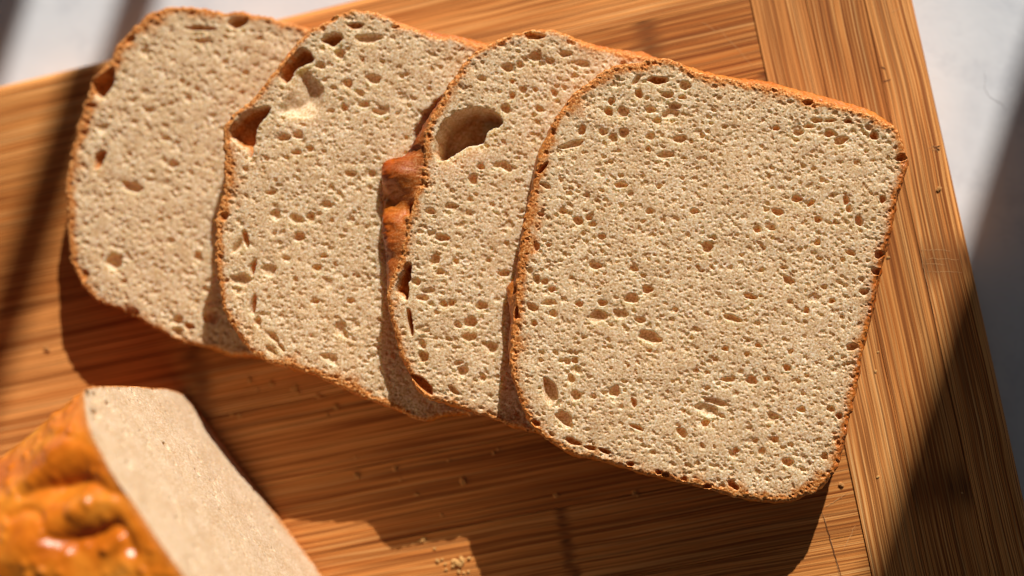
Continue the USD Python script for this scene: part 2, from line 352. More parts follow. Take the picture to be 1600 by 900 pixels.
# knife scratches and the split grain over the joint near the right edge
def scratch(pxs, w, m, z=BOARD_Z + 0.00007):
    P = at_z(pxs, BOARD_Z)[:, :2]; t = np.linspace(0, 1, len(P)); tt = np.linspace(0, 1, 14)
    Q = np.stack([np.interp(tt, t, P[:, k]) for k in (0, 1)], 1); Q += np.random.default_rng(int(pxs[0][0] * 7 + pxs[0][1])).normal(0, 0.00009, Q.shape)
    v, f = ribbon(Q, w, z); obj('knife_scratch', v, f, m, board)
for y, x0, x1 in ((391, 1437, 1486), (405, 1446, 1497), (413, 1441, 1478), (425, 1449, 1503)):
    scratch([(x0, y), ((x0 + x1) / 2, y - 1), (x1, y + 1)], 0.00010, M_SCRATCH)
scratch([(1437, 391), (1446, 430), (1462, 500)], 0.00011, M_SCRATCH)
for p in ([(1285, 800), (1300, 850), (1312, 898)], [(1290, 792), (1325, 770)], [(1336, 822), (1318, 860)], [(1120, 40), (1178, 106)], [(1455, 235), (1463, 233), (1466, 238)], [(1448, 232), (1470, 226)],
          [(1390, 20), (1408, 12)], [(1096, 34), (1120, 50)]):
    scratch(p, 0.00011, M_SCRATCH)
for p in ([(1286, 805), (1301, 856), (1314, 899)], [(1376, 105), (1384, 108)], [(1380, 128), (1392, 124)], [(1458, 228), (1468, 234)]):
    scratch(p, 0.0003, M_SCRATCH_DARK)

# ------------------------------------------------------------------ bread slices
E_DIR = np.array([0.97, -0.24]); E_DIR /= np.linalg.norm(E_DIR)

SL = [
 dict(seed=11, t=0.0105, res=0.00030, focus=0.8,
  label='blurred leftmost bread slice lying flat on the board under the other slices',
  outline=[(287,8),(257,10),(230,22),(203,44),(186,64),(176,81),(165,98),(142,118),(138,135),(132,152),(125,179),(115,213),(105,243),(101,270),(99,304),(101,334),(105,374),(108,408),(122,442),(142,465),(169,477),(203,491),(236,511),(270,530),(317,543),(355,555),(388,558),(440,563),(520,575),(590,580),(640,565),(672,500),(690,350),(690,200),(670,120),(640,80),(580,60),(520,50),(480,41),(456,35),(422,27),(392,20),(375,15),(351,20),(321,13)],
  bulge={},
  hide=(520, 9999),
  pores=[(206,292,18,7,15,2.6),(178,409,13,11,0,3),(277,500,8,7,0,2.5),(330,495,12,11,0,3),(371,35,17,8,-10,2.5,'o'),(316,64,13,4,0,1.5),(312,44,25,4,3,1.5,'o'),(203,62,8,6,-40,1.5,'o'),(226,81,8,6,0,1.5),(142,165,9,4,0,1.2,'o'),(160,200,9,8,0,1.2),(258,216,8,4,0,1.6),(270,257,9,6,0,1.6),(233,172,10,4,0,1.2),(155,248,7,17,22,3,'o'),(105,248,7,5,0,1,'o'),(205,487,14,6,15,1.3),(295,510,10,5,20,1.4,'o'),(132,430,6,9,0,1,'o'),(246,520,8,4,30,1.0,'o')],
  pockets=[([(142,128),(158,118),(177,105),(175,135),(159,152),(147,149)],5.0,True)]),
 dict(seed=12, t=0.0098, res=0.00026, focus=0.9,
  label='second bread slice from the left, with brown pockets under its upper left crust',
  outline=[(553,15),(527,20),(500,33),(477,50),(453,73),(433,100),(413,123),(390,153),(363,177),(350,193),(347,207),(348,233),(347,267),(345,300),(340,323),(333,357),(334,407),(340,450),(347,483),(360,510),(377,537),(400,557),(430,572),(476,582),(525,605),(582,628),(620,642),(658,657),(692,650),(740,648),(820,652),(880,635),(920,580),(945,400),(948,250),(925,150),(890,118),(840,95),(790,78),(749,62),(712,52),(682,47),(631,35),(597,22)],
  bulge={(712,52):1.6,(682,47):1.6,(749,62):1.6,(631,35):1.2,(453,73):0.8,(413,123):0.8,(390,153):0.8},
  hide=(800, 9999),
  pores=[(530,83,9,7,0,2.4),(543,130,7,7,0,2.2),(583,123,13,7,15,2.0),(537,168,6,6,0,2),(568,163,10,5,0,1.6),(592,175,12,5,15,1.8),(500,102,8,6,0,1.6),(465,212,8,5,0,1.8),(443,215,11,6,0,1.6),(463,238,8,4,0,1.8),(483,232,6,5,0,1.5),(548,272,9,5,0,1.6),(580,272,8,6,0,1.5),(423,301,8,4,0,1.6),(430,335,8,8,0,1.8),(463,342,11,7,20,1.8),(485,339,7,7,0,1.8),(467,370,9,7,0,2.2),(510,320,9,6,20,1.4),(550,342,4,4,0,1.6),(495,418,7,5,0,2.2),(420,422,12,9,0,1.5),(505,400,6,4,0,1.5),(547,470,6,5,0,1.8),(492,471,7,4,0,1.6),(533,517,14,7,45,1.8),(427,527,11,5,45,2.0),(438,542,10,3,50,1.8),(423,547,10,5,40,1.6),(383,373,5,13,-15,3.5),(395,418,4,12,15,4),(395,477,4,16,5,4),(376,437,17,10,10,1.8),(402,502,6,7,0,2.2),(507,557,7,4,20,1.8),(372,384,14,6,-50,1.6),(555,40,14,5,0,1.4,'o'),(520,30,10,4,-20,1.2,'o'),(575,60,22,7,0,1.6),(617,42,7,3,0,1,'o')],
  pockets=[([(357,207),(370,187),(390,170),(420,167),(417,180),(403,200),(398,227),(390,247),(383,230),(363,220)],5.5,True),
           ([(437,113),(453,90),(470,73),(490,93),(467,107),(453,123),(443,130)],5.0,True),
           ([(500,63),(520,50),(537,60),(520,72)],4.0,True),
           ([(650,275),(650,200),(690,150),(750,140),(800,150),(830,185),(800,230),(760,260),(700,290)],9.5,False),
           ([(457,113),(477,105),(493,120),(507,140),(500,173),(463,187),(433,177),(440,157),(453,143)],3.6,False)]),
 dict(seed=13, t=0.0098, res=0.00023, focus=1.0,
  label='third bread slice from the left, with a large hole and a glossy crust fold',
  outline=[(841,42),(807,49),(766,64),(733,88),(709,115),(692,142),(665,179),(641,216),(621,240),(600,246),(591,256),(590,287),(589,310),(591,368),(596,408),(599,435),(603,469),(611,513),(621,550),(635,580),(648,607),(670,623),(700,633),(727,643),(760,650),(793,665),(833,676),(900,690),(1000,712),(1080,722),(1120,700),(1150,640),(1172,520),(1185,400),(1185,260),(1165,190),(1120,140),(1070,108),(1016,83),(969,74),(918,64),(885,51)],
  face={(692,142):(694,144),(665,179):(674,183),(641,216):(664,214),(621,240):(662,240),(600,246):(663,262),(591,256):(662,272),(590,287):(654,290),(589,310):(641,318),(591,368):(632,376),(596,408):(624,408),(599,435):(610,437)},
  bulge={(1016,83):1.4,(969,74):1.4,(918,64):0.8},
  hide=(1030, 9999),
  pores=[(735,503,10,9,0,2.6),(715,508,6,6,0,1.5),(733,527,11,7,0,1.8),(659,538,6,8,0,2),(661,557,8,9,0,2.6),(722,580,9,8,30,2.2),(708,610,10,5,40,1.8),(754,590,5,6,0,1.8),(690,371,12,6,0,2.2),(679,406,9,7,-45,2.2),(660,465,10,5,0,2.2),(787,427,10,5,0,2.2),(768,543,9,9,0,2),(836,88,10,8,-20,2.2),(793,105,9,7,-20,2.2),(812,101,6,6,0,1.8),(834,56,15,6,0,1.8,'o'),(883,84,10,5,0,1.8),(859,96,7,5,0,1.5),(910,100,11,6,0,1.4),(800,149,4,6,0,2.2),(800,127,3,4,0,2),(817,140,6,6,0,1.6),(836,140,4,4,0,1.8),(866,145,6,6,0,1.8),(842,170,6,5,0,2),(790,170,7,8,0,2),(753,123,7,5,0,1.3),(739,280,7,8,0,2.4),(751,260,6,5,30,2),(790,260,12,6,30,2),(693,475,6,5,0,2),(668,455,12,5,0,1),(650,440,7,6,0,2),(705,474,5,5,0,1.8),(752,478,9,7,0,2),(712,408,5,5,0,1.8),(763,407,4,4,0,1.5),(688,425,7,5,0,1.5),(640,318,4,17,8,5,'g'),(640,503,4,21,-8,5,'g'),(660,600,22,7,42,4,'o'),(655,238,4,12,15,3,'g'),(672,330,8,5,0,2),(705,322,10,5,0,1.5)],
  through=[(680,244),(682,212),(691,191),(706,178),(725,170),(748,168),(763,171),(776,178),(784,189),(776,198),(759,208),(755,223),(738,226),(723,233),(708,244),(691,251)],
  pockets=[([(680,244),(682,212),(691,191),(706,178),(725,170),(748,168),(763,171),(776,178),(784,189),(776,198),(759,208),(755,223),(738,226),(723,233),(708,244),(691,251)],13.6,0.5),  # big hole: brown skin tone, also painted in to stand for its deep shade
           ([(630,417),(641,412),(640,440),(636,468),(622,460),(616,452)],6.0,True)]),
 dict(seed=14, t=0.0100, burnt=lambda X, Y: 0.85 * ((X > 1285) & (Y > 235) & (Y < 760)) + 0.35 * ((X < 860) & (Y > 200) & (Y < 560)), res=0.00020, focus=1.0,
  label='rightmost bread slice lying whole on top of the row, crust all around',
  outline=[(1033,88),(1000,95),(967,100),(940,110),(913,130),(890,150),(870,177),(850,210),(835,240),(829,273),(824,307),(815,350),(808,400),(803,430),(789,443),(787,455),(792,475),(793,503),(792,543),(796,577),(805,613),(817,643),(833,670),(857,690),(892,711),(941,722),(990,738),(1039,750),(1087,761),(1136,774),(1169,783),(1195,787),(1227,787),(1256,777),(1279,766),(1295,750),(1312,725),(1319,700),(1328,650),(1340,604),(1347,560),(1357,523),(1365,489),(1374,448),(1379,418),(1391,374),(1397,344),(1404,310),(1416,270),(1421,251),(1414,229),(1404,202),(1387,184),(1364,169),(1330,157),(1279,143),(1229,130),(1195,121),(1144,116),(1094,106),(1060,96)],
  bulge={(1144,116):1.3,(1195,121):1.7,(1229,130):1.9,(1279,143):2.1,(1330,157):2.1,(1364,169):1.9,(1387,184):1.2,(1094,106):0.8,(850,210):0.9,(835,240):1.3,(829,273):1.3,(824,307):0.8,(789,443):2.4,(787,455):2.6,(792,475):1.7,(793,503):1.6,(792,543):1.2},
  hide=(99999, 99999),
  pores=[(1015,526,19,9,15,2.4),(1105,386,9,8,0,2.6),(987,466,11,8,10,2.4),(1011,452,8,7,0,2.4),(935,494,15,9,0,1.7),(969,491,11,8,20,1.5),(1000,500,9,5,15,2),(859,611,11,21,-20,3.0),(882,655,17,9,45,3.0),(900,618,8,9,0,2),(960,612,9,9,35,2.2),(990,629,4,8,-20,2.4),(995,668,12,3,20,2),(1065,676,10,6,40,2.2),(898,563,5,6,0,2.2),(886,565,6,6,0,1.4),(892,592,6,7,0,1.7),(831,480,9,6,25,2.2),(834,505,5,5,0,2),(838,437,6,8,0,1.8),(851,440,6,5,0,2),(862,452,6,5,0,2),(941,473,8,5,15,2.2),(858,473,12,5,0,1.2),(864,490,6,6,0,1.6),(1174,594,9,7,0,2.2),(1137,593,12,4,0,1.6),(1105,640,20,9,18,1.8),(1118,628,22,5,18,1.5),(1102,661,7,6,0,2.2),(1231,722,9,7,20,2.4),(1288,713,5,6,0,2),(1145,758,10,5,35,2.6),(1210,687,7,5,0,2),(1190,706,6,6,0,1.4),(1150,704,5,5,0,1.8),(1145,710,7,5,30,1.6),(1252,640,6,5,0,2),(1298,639,6,5,0,2),(1311,650,5,5,0,2.2),
         (909,203,5,9,22,2.6),(973,175,10,8,0,1.8),(974,208,8,8,0,1.8),(958,215,7,7,0,1.7),(942,206,7,6,0,1.6),(951,174,6,7,0,2.6),(955,158,5,6,0,2.4),(893,226,22,5,-14,1.4),(998,146,6,7,-20,2.6),(1048,177,14,8,-5,2),(1016,171,8,6,0,1.8),(1043,148,9,5,0,2),(994,125,9,4,-50,1.6),(1028,125,16,6,0,2,'o'),(1070,133,9,7,20,2.2),(1066,152,7,3,0,1.6),(1054,166,10,6,0,1.4),(1062,217,11,6,0,1.6),(970,289,11,4,0,2.2),(1040,242,14,5,0,1.4),(1016,213,7,6,0,1.5),(1027,188,7,5,0,1.6),(1263,160,9,4,0,2,'o'),(1282,155,9,5,0,1.6,'o'),(1408,246,9,6,0,2.4,'o'),(1296,208,8,6,0,2.4),(1314,219,12,6,-15,2.2),(1366,212,7,6,0,2.2,'o'),(1276,188,9,4,0,1.8),(1297,188,9,3,0,1.6),(1325,189,6,4,0,1.6,'o'),(1357,199,6,5,0,1.5),(1264,197,10,3,0,1.7),(1247,207,9,5,0,1.8),(1213,200,5,4,0,2.4),(1245,310,8,6,10,2.4),(1322,313,5,7,0,2.2),(1326,326,5,6,0,2),(1342,345,6,8,-15,2.6),(1215,331,10,5,10,2),(1267,317,7,4,-40,2.4),(1379,311,5,6,0,2.4),(1278,343,6,5,0,2),(1331,542,9,6,0,2.4),(1370,424,9,5,0,2.2),(1373,398,7,6,0,2.2),(1183,358,6,5,10,2),(1232,438,10,6,35,2),(1172,463,12,4,15,2.2),(1144,497,15,5,15,1.7),(1204,355,8,5,0,1.5),(1277,379,5,5,0,1.8),(1350,456,7,5,0,2.2),(1329,395,8,4,25,1.6),(1198,592,6,4,0,1.5),(1300,470,5,4,0,1.8),(1260,485,5,5,0,1.8),(1133,545,5,4,0,1.6),(1185,540,6,3,10,1.6),(1230,575,6,5,0,2),(1015,330,6,5,0,1.6),(1085,330,7,5,0,1.7),(920,340,5,5,0,2),(880,330,7,5,0,1.8),(903,345,9,6,20,2),(852,290,9,4,25,1.7),(930,415,10,6,10,2),(925,350,6,5,0,1.8),(940,370,6,5,0,1.8),(990,420,8,5,0,1.6),(905,475,6,5,0,1.8),(838,385,5,7,0,2),(845,335,5,4,0,1.8),(848,262,3,12,40,3.0,'g'),(803,452,4,8,15,2.5,'g'),(806,490,3,10,10,2.5,'g'),(945,705,10,4,20,2,'o'),(895,690,14,5,18,2,'o'),(922,700,9,4,15,2,'o'),(1040,742,6,4,15,2,'o'),(1029,738,5,4,0,2,'o'),(1069,748,5,4,0,2,'o'),(1105,760,6,4,0,2,'o'),(837,661,7,5,30,2,'o'),(985,725,6,4,0,2,'o')],
  pockets=[]),
]

def smooth_loop(P, n):
    """Closed outline through the traced points, resampled evenly (Catmull-Rom)."""
    P = np.asarray(P, float); k = len(P); out = []
    for i in range(k):
        p0, p1, p2, p3 = P[i - 1], P[i], P[(i + 1) % k], P[(i + 2) % k]
        t = np.linspace(0, 1, 12, endpoint=False)[:, None]
        out.append(0.5 * (2 * p1 + (p2 - p0) * t + (2 * p0 - 5 * p1 + 4 * p2 - p3) * t ** 2 + (3 * p1 - p0 - 3 * p2 + p3) * t ** 3))
    return np.vstack(out)

def smooth_open(P):
    t = np.arange(len(P)); tt = np.linspace(0, len(P) - 1, 8 * len(P)); return np.stack([PchipInterpolator(t, P[:, k])(tt) for k in (0, 1)], 1)

def resample(P, n, cols):
    d = np.r_[0, np.cumsum(np.linalg.norm(np.roll(P[:, :cols], -1, 0) - P[:, :cols], axis=1))]
    Q = np.vstack([P, P[:1]]); t = np.linspace(0, d[-1], n, endpoint=False)
    return np.stack([np.interp(t, d, Q[:, c]) for c in range(P.shape[1])], 1)

# bottom height of each slice above the board along the row (by picture x of points on the row), soft bread settling on its neighbour
def s_of(P): return P[..., 0] * E_DIR[0] + P[..., 1] * E_DIR[1]
def s_px(x): return float(s_of(at_z([(x, 260 + 0.24 * x)], BOARD_Z + 0.012)[0]))
def prof(xs, zs): return PchipInterpolator([s_px(x) for x in xs], np.array(zs) * MM, extrapolate=True)
# unevenly cut slices: (underside above the board, thickness) along the row, in mm; the right ends that lie under a neighbour are thin and pressed
UNDER = [prof([40, 110, 240, 700, 800], [2.8, 2.6, 2.4, 0.6, 0.6]),
         prof([280, 345, 500, 700, 960, 1050], [16.0, 15.8, 15.0, 9.6, 0.4, 0.4]),
         prof([520, 600, 700, 945, 1200, 1300], [19.2, 18.4, 15.4, 6.4, 0.4, 0.4]),
         prof([700, 800, 950, 1200, 1420, 1550], [18.6, 17.4, 14.0, 6.4, 1.6, 1.8])]
THICK = [prof([40, 110, 300, 700, 800], [10.4, 10.4, 10.2, 6.6, 6.6]),
         prof([280, 345, 600, 960, 1050], [9.8, 9.6, 7.2, 5.2, 5.2]),
         prof([520, 600, 800, 1200, 1300], [9.2, 9.0, 7.4, 5.4, 5.4]),
         prof([700, 800, 1000, 1420, 1550], [8.6, 8.8, 9.6, 10.4, 10.4])]
class _Top:
    def __init__(self, k): self.k = k
    def __call__(self, x): return UNDER[self.k](x) + THICK[self.k](x)
TOP = [_Top(k) for k in range(4)]

def unproject(px, i, dz=0.0):
    z = np.full(len(px), BOARD_Z + 0.02)
    for _ in range(12):
        P = at_z(px, z); z = BOARD_Z + TOP[i](s_of(P)) + dz
    return at_z(px, z)

def pore_stamp(D, O, x, y, cx, cy, a, b, ang, depth, rng, step, rough=0.2, power=4.5):
    r = max(a, b) * 1.35
    i0, i1 = np.searchsorted(y, [cy - r, cy + r]); j0, j1 = np.searchsorted(x, [cx - r, cx + r])
    if i1 - i0 < 2 or j1 - j0 < 2: return
    X, Y = np.meshgrid(x[j0:j1] - cx, y[i0:i1] - cy)
    c, s = math.cos(ang), math.sin(ang)
    u, v = (X * c + Y * s) / a, (-X * s + Y * c) / b
    th = np.arctan2(v, u); ph = rng.uniform(0, 6.28, 4)
    rr = np.hypot(u, v) / (1 + rough * (np.sin(2 * th + ph[0]) * 0.5 + np.sin(3 * th + ph[1]) * 0.6 + 0.4 * np.sin(5 * th + ph[2])))
    d = depth * np.clip(1 - rr ** power, 0, 1) ** 0.5
    D[i0:i1, j0:j1] = np.maximum(D[i0:i1, j0:j1], d)
    return (slice(i0, i1), slice(j0, j1)), rr

def crumb_relief(x, y, step, rng, n_big, n_med, n_small, area_c, grain=1.0):
    """Depth raster (metres, positive down) of baked crumb: open bubbles of many sizes and a torn fine surface."""
    shape = (len(y), len(x)); D = np.zeros(shape)
    ex, ey = x[-1] - x[0], y[-1] - y[0]
    for n, lo, hi, dk in ((n_small, 0.00014, 0.00028, 1.0), (n_med, 0.00028, 0.00060, 1.05), (n_big, 0.00064, 0.00115, 0.9)):
        A = rng.uniform(lo, hi, n) * rng.choice([1, 1, 1.4], n); B = A * rng.uniform(0.6, 0.95, n)
        cx, cy = x[0] + rng.uniform(0, ex, n), y[0] + rng.uniform(0, ey, n); an = rng.normal(-0.25, 0.4, n); dp = B * dk * rng.uniform(0.4, 1.3, n)
        for k in range(n): pore_stamp(D, None, x, y, cx[k], cy[k], A[k], B[k], an[k], dp[k], rng, step)
    D += 0.000022 * grain * fbm2(shape, step, 0.0008, 3, rng)
    D += 0.00005 * grain * 0.7 * np.abs(fbm2(shape, step, 0.00045, 2, rng)) + 0.00009 * fbm2(shape, step, 0.006, 2, rng)
    return D

def sdf_polygon(poly, pts):
    g = Polygon(poly).buffer(0); p = shapely.points(pts)
    d = shapely.distance(g.boundary, p); ins = shapely.contains_xy(g, pts[:, 0], pts[:, 1])
    return np.where(ins, d, -d)

def build_slice(i, S):
    rng = np.random.default_rng(S['seed'])
    sil = np.array(S['outline'], float)
    fac = np.array([S.get('face', {}).get(tuple(p), p) for p in S['outline']], float)
    bl = np.array([S['bulge'].get(tuple(p), 0.30) for p in S['outline']], float)
    W = unproject(sil, i)[:, :2]; F = unproject(fac, i)[:, :2]
    explicit = np.array([tuple(p) in S.get('face', {}) for p in S['outline']])
    C = np.array(smooth_loop(np.c_[W, F, bl[:, None], explicit.astype(float)[:, None]], 0))
    per = np.sum(np.linalg.norm(np.roll(C[:, :2], -1, 0) - C[:, :2], axis=1))
    n = int(per / 0.00032); C = resample(C, n, 2); bk = np.clip(C[:, 5], 0, 1)
    if S.get('burnt') is not None:
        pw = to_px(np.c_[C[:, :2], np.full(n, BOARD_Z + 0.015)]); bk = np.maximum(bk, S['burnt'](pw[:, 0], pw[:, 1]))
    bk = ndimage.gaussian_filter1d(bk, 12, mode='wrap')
    Wl, Fl, bl, ex = C[:, :2], C[:, 2:4], np.maximum(C[:, 4], 0.2) * MM, np.clip(C[:, 5], 0, 1)
    tan = ndimage.gaussian_filter1d(np.roll(Wl, -1, 0) - np.roll(Wl, 1, 0), 6, axis=0, mode='wrap'); tan /= np.linalg.norm(tan, axis=1)[:, None]
    nrm = np.stack([tan[:, 1], -tan[:, 0]], 1)
    area = np.sum(Wl[:, 0] * np.roll(Wl[:, 1], -1) - np.roll(Wl[:, 0], -1) * Wl[:, 1])
    if area < 0: nrm = -nrm
    # ragged cut edge
    jag = ndimage.gaussian_filter1d(rng.standard_normal(n), 1.2, mode='wrap') * 0.00034 + ndimage.gaussian_filter1d(rng.standard_normal(n), 6, mode='wrap') * 0.0009
    Fl = np.where(ex[:, None] > 0.5, Fl, Wl - nrm * bl[:, None])
    Fl = np.stack([ndimage.gaussian_filter1d(Fl[:, k], 2, mode='wrap') for k in (0, 1)], 1)
    Fl = Fl + nrm * jag[:, None]
    F_keep = Fl.copy()
    poly = Polygon(Fl).buffer(0)
    if poly.geom_type != 'Polygon': poly = max(poly.geoms, key=lambda g: g.area)
    Fl = np.asarray(poly.exterior.coords)[:-1]
    a2 = np.sum(Fl[:, 0] * np.roll(Fl[:, 1], -1) - np.roll(Fl[:, 0], -1) * Fl[:, 1])
    if (a2 < 0) != (area < 0): Fl = Fl[::-1]
    ii = spatial.cKDTree(F_keep).query(Fl)[1]          # keep the two loops in step after any clean-up
    Wl, nrm, bk, n = Wl[ii], nrm[ii], bk[ii], len(Fl)
    # relief raster
    step = 0.00014; lo, hi = Fl.min(0) - 0.002, Fl.max(0) + 0.002
    x, y = np.arange(lo[0], hi[0], step), np.arange(lo[1], hi[1], step)
    D = crumb_relief(x, y, step, rng, (60 if i == 3 else 110), 4600, 13000, None)
    XX, YY = np.meshgrid(x, y); ins = shapely.contains_xy(poly, XX.ravel(), YY.ravel()).reshape(D.shape)
    D *= np.clip(ndimage.distance_transform_edt(ins) * step / 0.0016, 0.3, 1)
    Orange = np.zeros(D.shape)
    xy_px = lambda pp: unproject(np.atleast_2d(np.asarray(pp, float)), i)[:, :2]
    for p in S['pores']:
        c = xy_px([p[:2]])[0]; e = xy_px([(p[0] + 10, p[1])])[0]; sc = np.linalg.norm(e - c) / 10
        got = pore_stamp(D, None, x, y, c[0], c[1], p[2] * sc * 1.03, p[3] * sc * 1.03, -math.radians(p[4]), p[5] * MM * 0.85, rng, step, 0.14, 3.2)
        if len(p) > 6 and got:
            sl, rr = got; Orange[sl] = np.maximum(Orange[sl], np.clip(1.35 - rr, 0, 1) * (1.0 if p[6] == 'o' else 0.75))
    YY, XX = None, None
    for pp, depth, orange in S['pockets']:
        level = float(orange) if orange else 0.0; orange = level > 0.9
        g = xy_px(pp); g = smooth_loop(g, 0); m0, m1 = g.min(0) - 0.001, g.max(0) + 0.001
        i0, i1 = np.searchsorted(y, [m0[1], m1[1]]); j0, j1 = np.searchsorted(x, [m0[0], m1[0]])
        X, Y = np.meshgrid(x[j0:j1], y[i0:i1]); nz = fbm2(X.shape, step, 0.0022, 3, rng) * 0.00022
        d = sdf_polygon(g, np.c_[X.ravel(), Y.ravel()]).reshape(X.shape) + nz
        if orange or depth > 8:
            dep = depth * MM * np.clip(d / (0.0011 if orange else 0.0013), 0, 1) ** 0.6
        else:                               # a smooth bowl left by one big bubble
            dep = depth * MM * np.clip(d / 0.0055, 0, 1) ** 0.75
            D[i0:i1, j0:j1] = np.where(d > 0, D[i0:i1, j0:j1] * 0.15, D[i0:i1, j0:j1])
        if depth > 8: dep = dep * (1 + 0.05 * fbm2(X.shape, step, 0.004, 2, rng))
        D[i0:i1, j0:j1] = np.maximum(D[i0:i1, j0:j1], dep)
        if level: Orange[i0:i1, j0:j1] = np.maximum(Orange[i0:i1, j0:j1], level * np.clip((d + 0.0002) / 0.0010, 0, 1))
    # points: fine where the slice shows, coarse where its neighbours hide it
    res = S['res']
    gx, gy = np.meshgrid(np.arange(lo[0], hi[0], res), np.arange(lo[1], hi[1], res)); pts = np.c_[gx.ravel(), gy.ravel()]
    pts += rng.uniform(-0.3, 0.3, pts.shape) * res
    zz = BOARD_Z + TOP[i](s_of(pts))
    px = to_px(np.c_[pts, zz])
    if i < 3:
        cover = Polygon(SL[i + 1]['outline']).buffer(-30)
        hidden = shapely.contains_xy(cover, px[:, 0], px[:, 1])
        pts = pts[~hidden | (rng.random(len(pts)) < 0.03)]
    inner = poly.buffer(-res * 0.45)
    pts = pts[shapely.contains_xy(inner, pts[:, 0], pts[:, 1])]
    V2 = np.vstack([Fl, pts])
    tri = spatial.Delaunay(V2).simplices
    cen = V2[tri].mean(1); tri = tri[shapely.contains_xy(poly, cen[:, 0], cen[:, 1])]
    a, b, c = V2[tri[:, 0]], V2[tri[:, 1]], V2[tri[:, 2]]
    ar = (b[:, 0] - a[:, 0]) * (c[:, 1] - a[:, 1]) - (b[:, 1] - a[:, 1]) * (c[:, 0] - a[:, 0])
    tri = tri[np.abs(ar) > 1e-13]; ar = ar[np.abs(ar) > 1e-13]; tri[ar < 0] = tri[ar < 0][:, ::-1]
    bound = shapely.LinearRing(Fl); dist = shapely.distance(bound, shapely.points(V2)); dist[:n] = 0
    samp = lambda A: ndimage.map_coordinates(A, [(V2[:, 1] - y[0]) / step, (V2[:, 0] - x[0]) / step], order=1, mode='nearest')
    dep = samp(D); org = samp(Orange)
    # flaky rim: more relief close to the crust, face eases down into the wall
    flake = samp(np.abs(fbm2(D.shape, step, 0.0009, 3, rng)))
    dep = dep + np.exp(-dist / 0.0009) * 0.00028 * flake + 0.0005 * np.clip(1 - dist / 0.0008, 0, 1) ** 2
    lim = THICK[i](s_of(V2)) - 0.0005
    hole = Polygon(xy_px(S['through'])).buffer(0) if 'through' in S else None
    if hole is not None: lim = np.where(shapely.contains_xy(hole.buffer(0.001), V2[:, 0], V2[:, 1]), 0.0136, lim)
    dep = np.minimum(dep, lim)
    z = BOARD_Z + TOP[i](s_of(V2)) - dep
    V = np.c_[V2, z]
    wmod = ndimage.gaussian_filter1d(rng.standard_normal(n), 60, mode='wrap'); wmod = np.clip(0.85 + 0.4 * wmod / wmod.std() , 0.4, 1.8)
    left_n = np.clip(-nrm[:, 0], 0, 1); wmod = (wmod + 0.55 * left_n)[spatial.cKDTree(Fl).query(V2)[1]]
    rimn = samp(fbm2(D.shape, step, 0.004, 3, rng))
    rim = np.exp(-np.maximum(dist - 0.0007 * wmod, 0) / (0.0016 * wmod * (1 + 0.5 * np.clip(rimn, -1, 1.5)))) * 0.95
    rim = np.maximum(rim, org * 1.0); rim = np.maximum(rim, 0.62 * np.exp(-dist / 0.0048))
    near_e = spatial.cKDTree(Fl).query(V2)[1]; bkv = bk[near_e]
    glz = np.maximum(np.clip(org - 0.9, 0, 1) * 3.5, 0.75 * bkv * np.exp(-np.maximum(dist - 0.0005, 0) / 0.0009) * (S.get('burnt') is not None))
    # wall: from the cut edge down the crust to the lower face
    ring_n = 30; ws = np.linspace(0, 1, ring_n + 1)[1:]
    Fs = np.stack([ndimage.gaussian_filter1d(Fl[:, k], 5, mode='wrap') for k in (0, 1)], 1)
    zb = BOARD_Z + UNDER[i](s_of(Wl)); zt = V[:n, 2]; zts = ndimage.gaussian_filter1d(zt, 6, mode='wrap')
    wide = np.linalg.norm(Wl - Fs, axis=1); roll = ndimage.gaussian_filter1d(np.clip((wide - 0.0022) / 0.003, 0, 1), 6, mode='wrap')
    # the overhanging fold: a knob at its upper end, a saddle below it, then a lower lip
    ypx = to_px(np.c_[Wl, zt])[:, 1]
    knob = 0.0022 * np.exp(-((ypx - 268) / 20) ** 2) - 0.0020 * np.exp(-((ypx - 236) / 9) ** 2) - 0.0004 * np.exp(-((ypx - 305) / 14) ** 2) + 0.0003 * np.exp(-((ypx - 345) / 25) ** 2) - 0.0012 * np.exp(-((ypx - 402) / 10) ** 2)
    verts = [V[:n]]
    for k, w in enumerate(ws):
        ph = min(w / 0.5, 1) * math.pi / 2; up = math.sin(ph)
        low = 1.0 if w < 0.62 else math.cos((w - 0.62) / 0.38 * math.pi / 2) ** 0.7 * 0.35 + 0.65
        near = min(1, w * 9); start = Fl * (1 - near) + Fs * near
        flat = start + (Wl - start) * up
        z_plain = zt * (1 - near) + zts * near; z_plain = z_plain + (zb - z_plain) * w
        z_roll = zts - (zts - zb) * ((1 - math.cos(ph)) * 0.55 + max(0, w - 0.5) * 0.9) + knob * math.sin(math.pi * min(w / 0.62, 1)) ** 0.8
        zz_ = z_plain * (1 - roll) + z_roll * roll
        P3 = np.c_[flat, zz_]
        bump = (meshkit.fbm(P3 * 420, 3, 31 + i) - 0.5) * 0.0013 + (meshkit.fbm(P3 * 1500, 2, 41 + i) - 0.5) * 0.0006
        flat = flat + nrm * (bump * min(1, w * 6) * (1 - 0.6 * roll) - (1 - low) * 0.0030)[:, None]
        zz_ = zz_ + bump * 1.3 * roll * up
        verts.append(np.c_[flat, zz_])
    Wv = np.vstack(verts); wf = []
    for r in range(ring_n):
        a0 = r * n + np.arange(n); a1 = r * n + (np.arange(n) + 1) % n; b0, b1 = a0 + n, a1 + n
        wf += [np.c_[a0, b0, b1], np.c_[a0, b1, a1]]
    wf = np.vstack(wf)
    # lower face
    last = ring_n * n + np.arange(n); nw = len(Wv); cpt = Wl.mean(0)
    lp = Polygon(Wv[last, :2]).buffer(0); gx, gy = np.meshgrid(np.arange(lo[0], hi[0], 0.002), np.arange(lo[1], hi[1], 0.002))
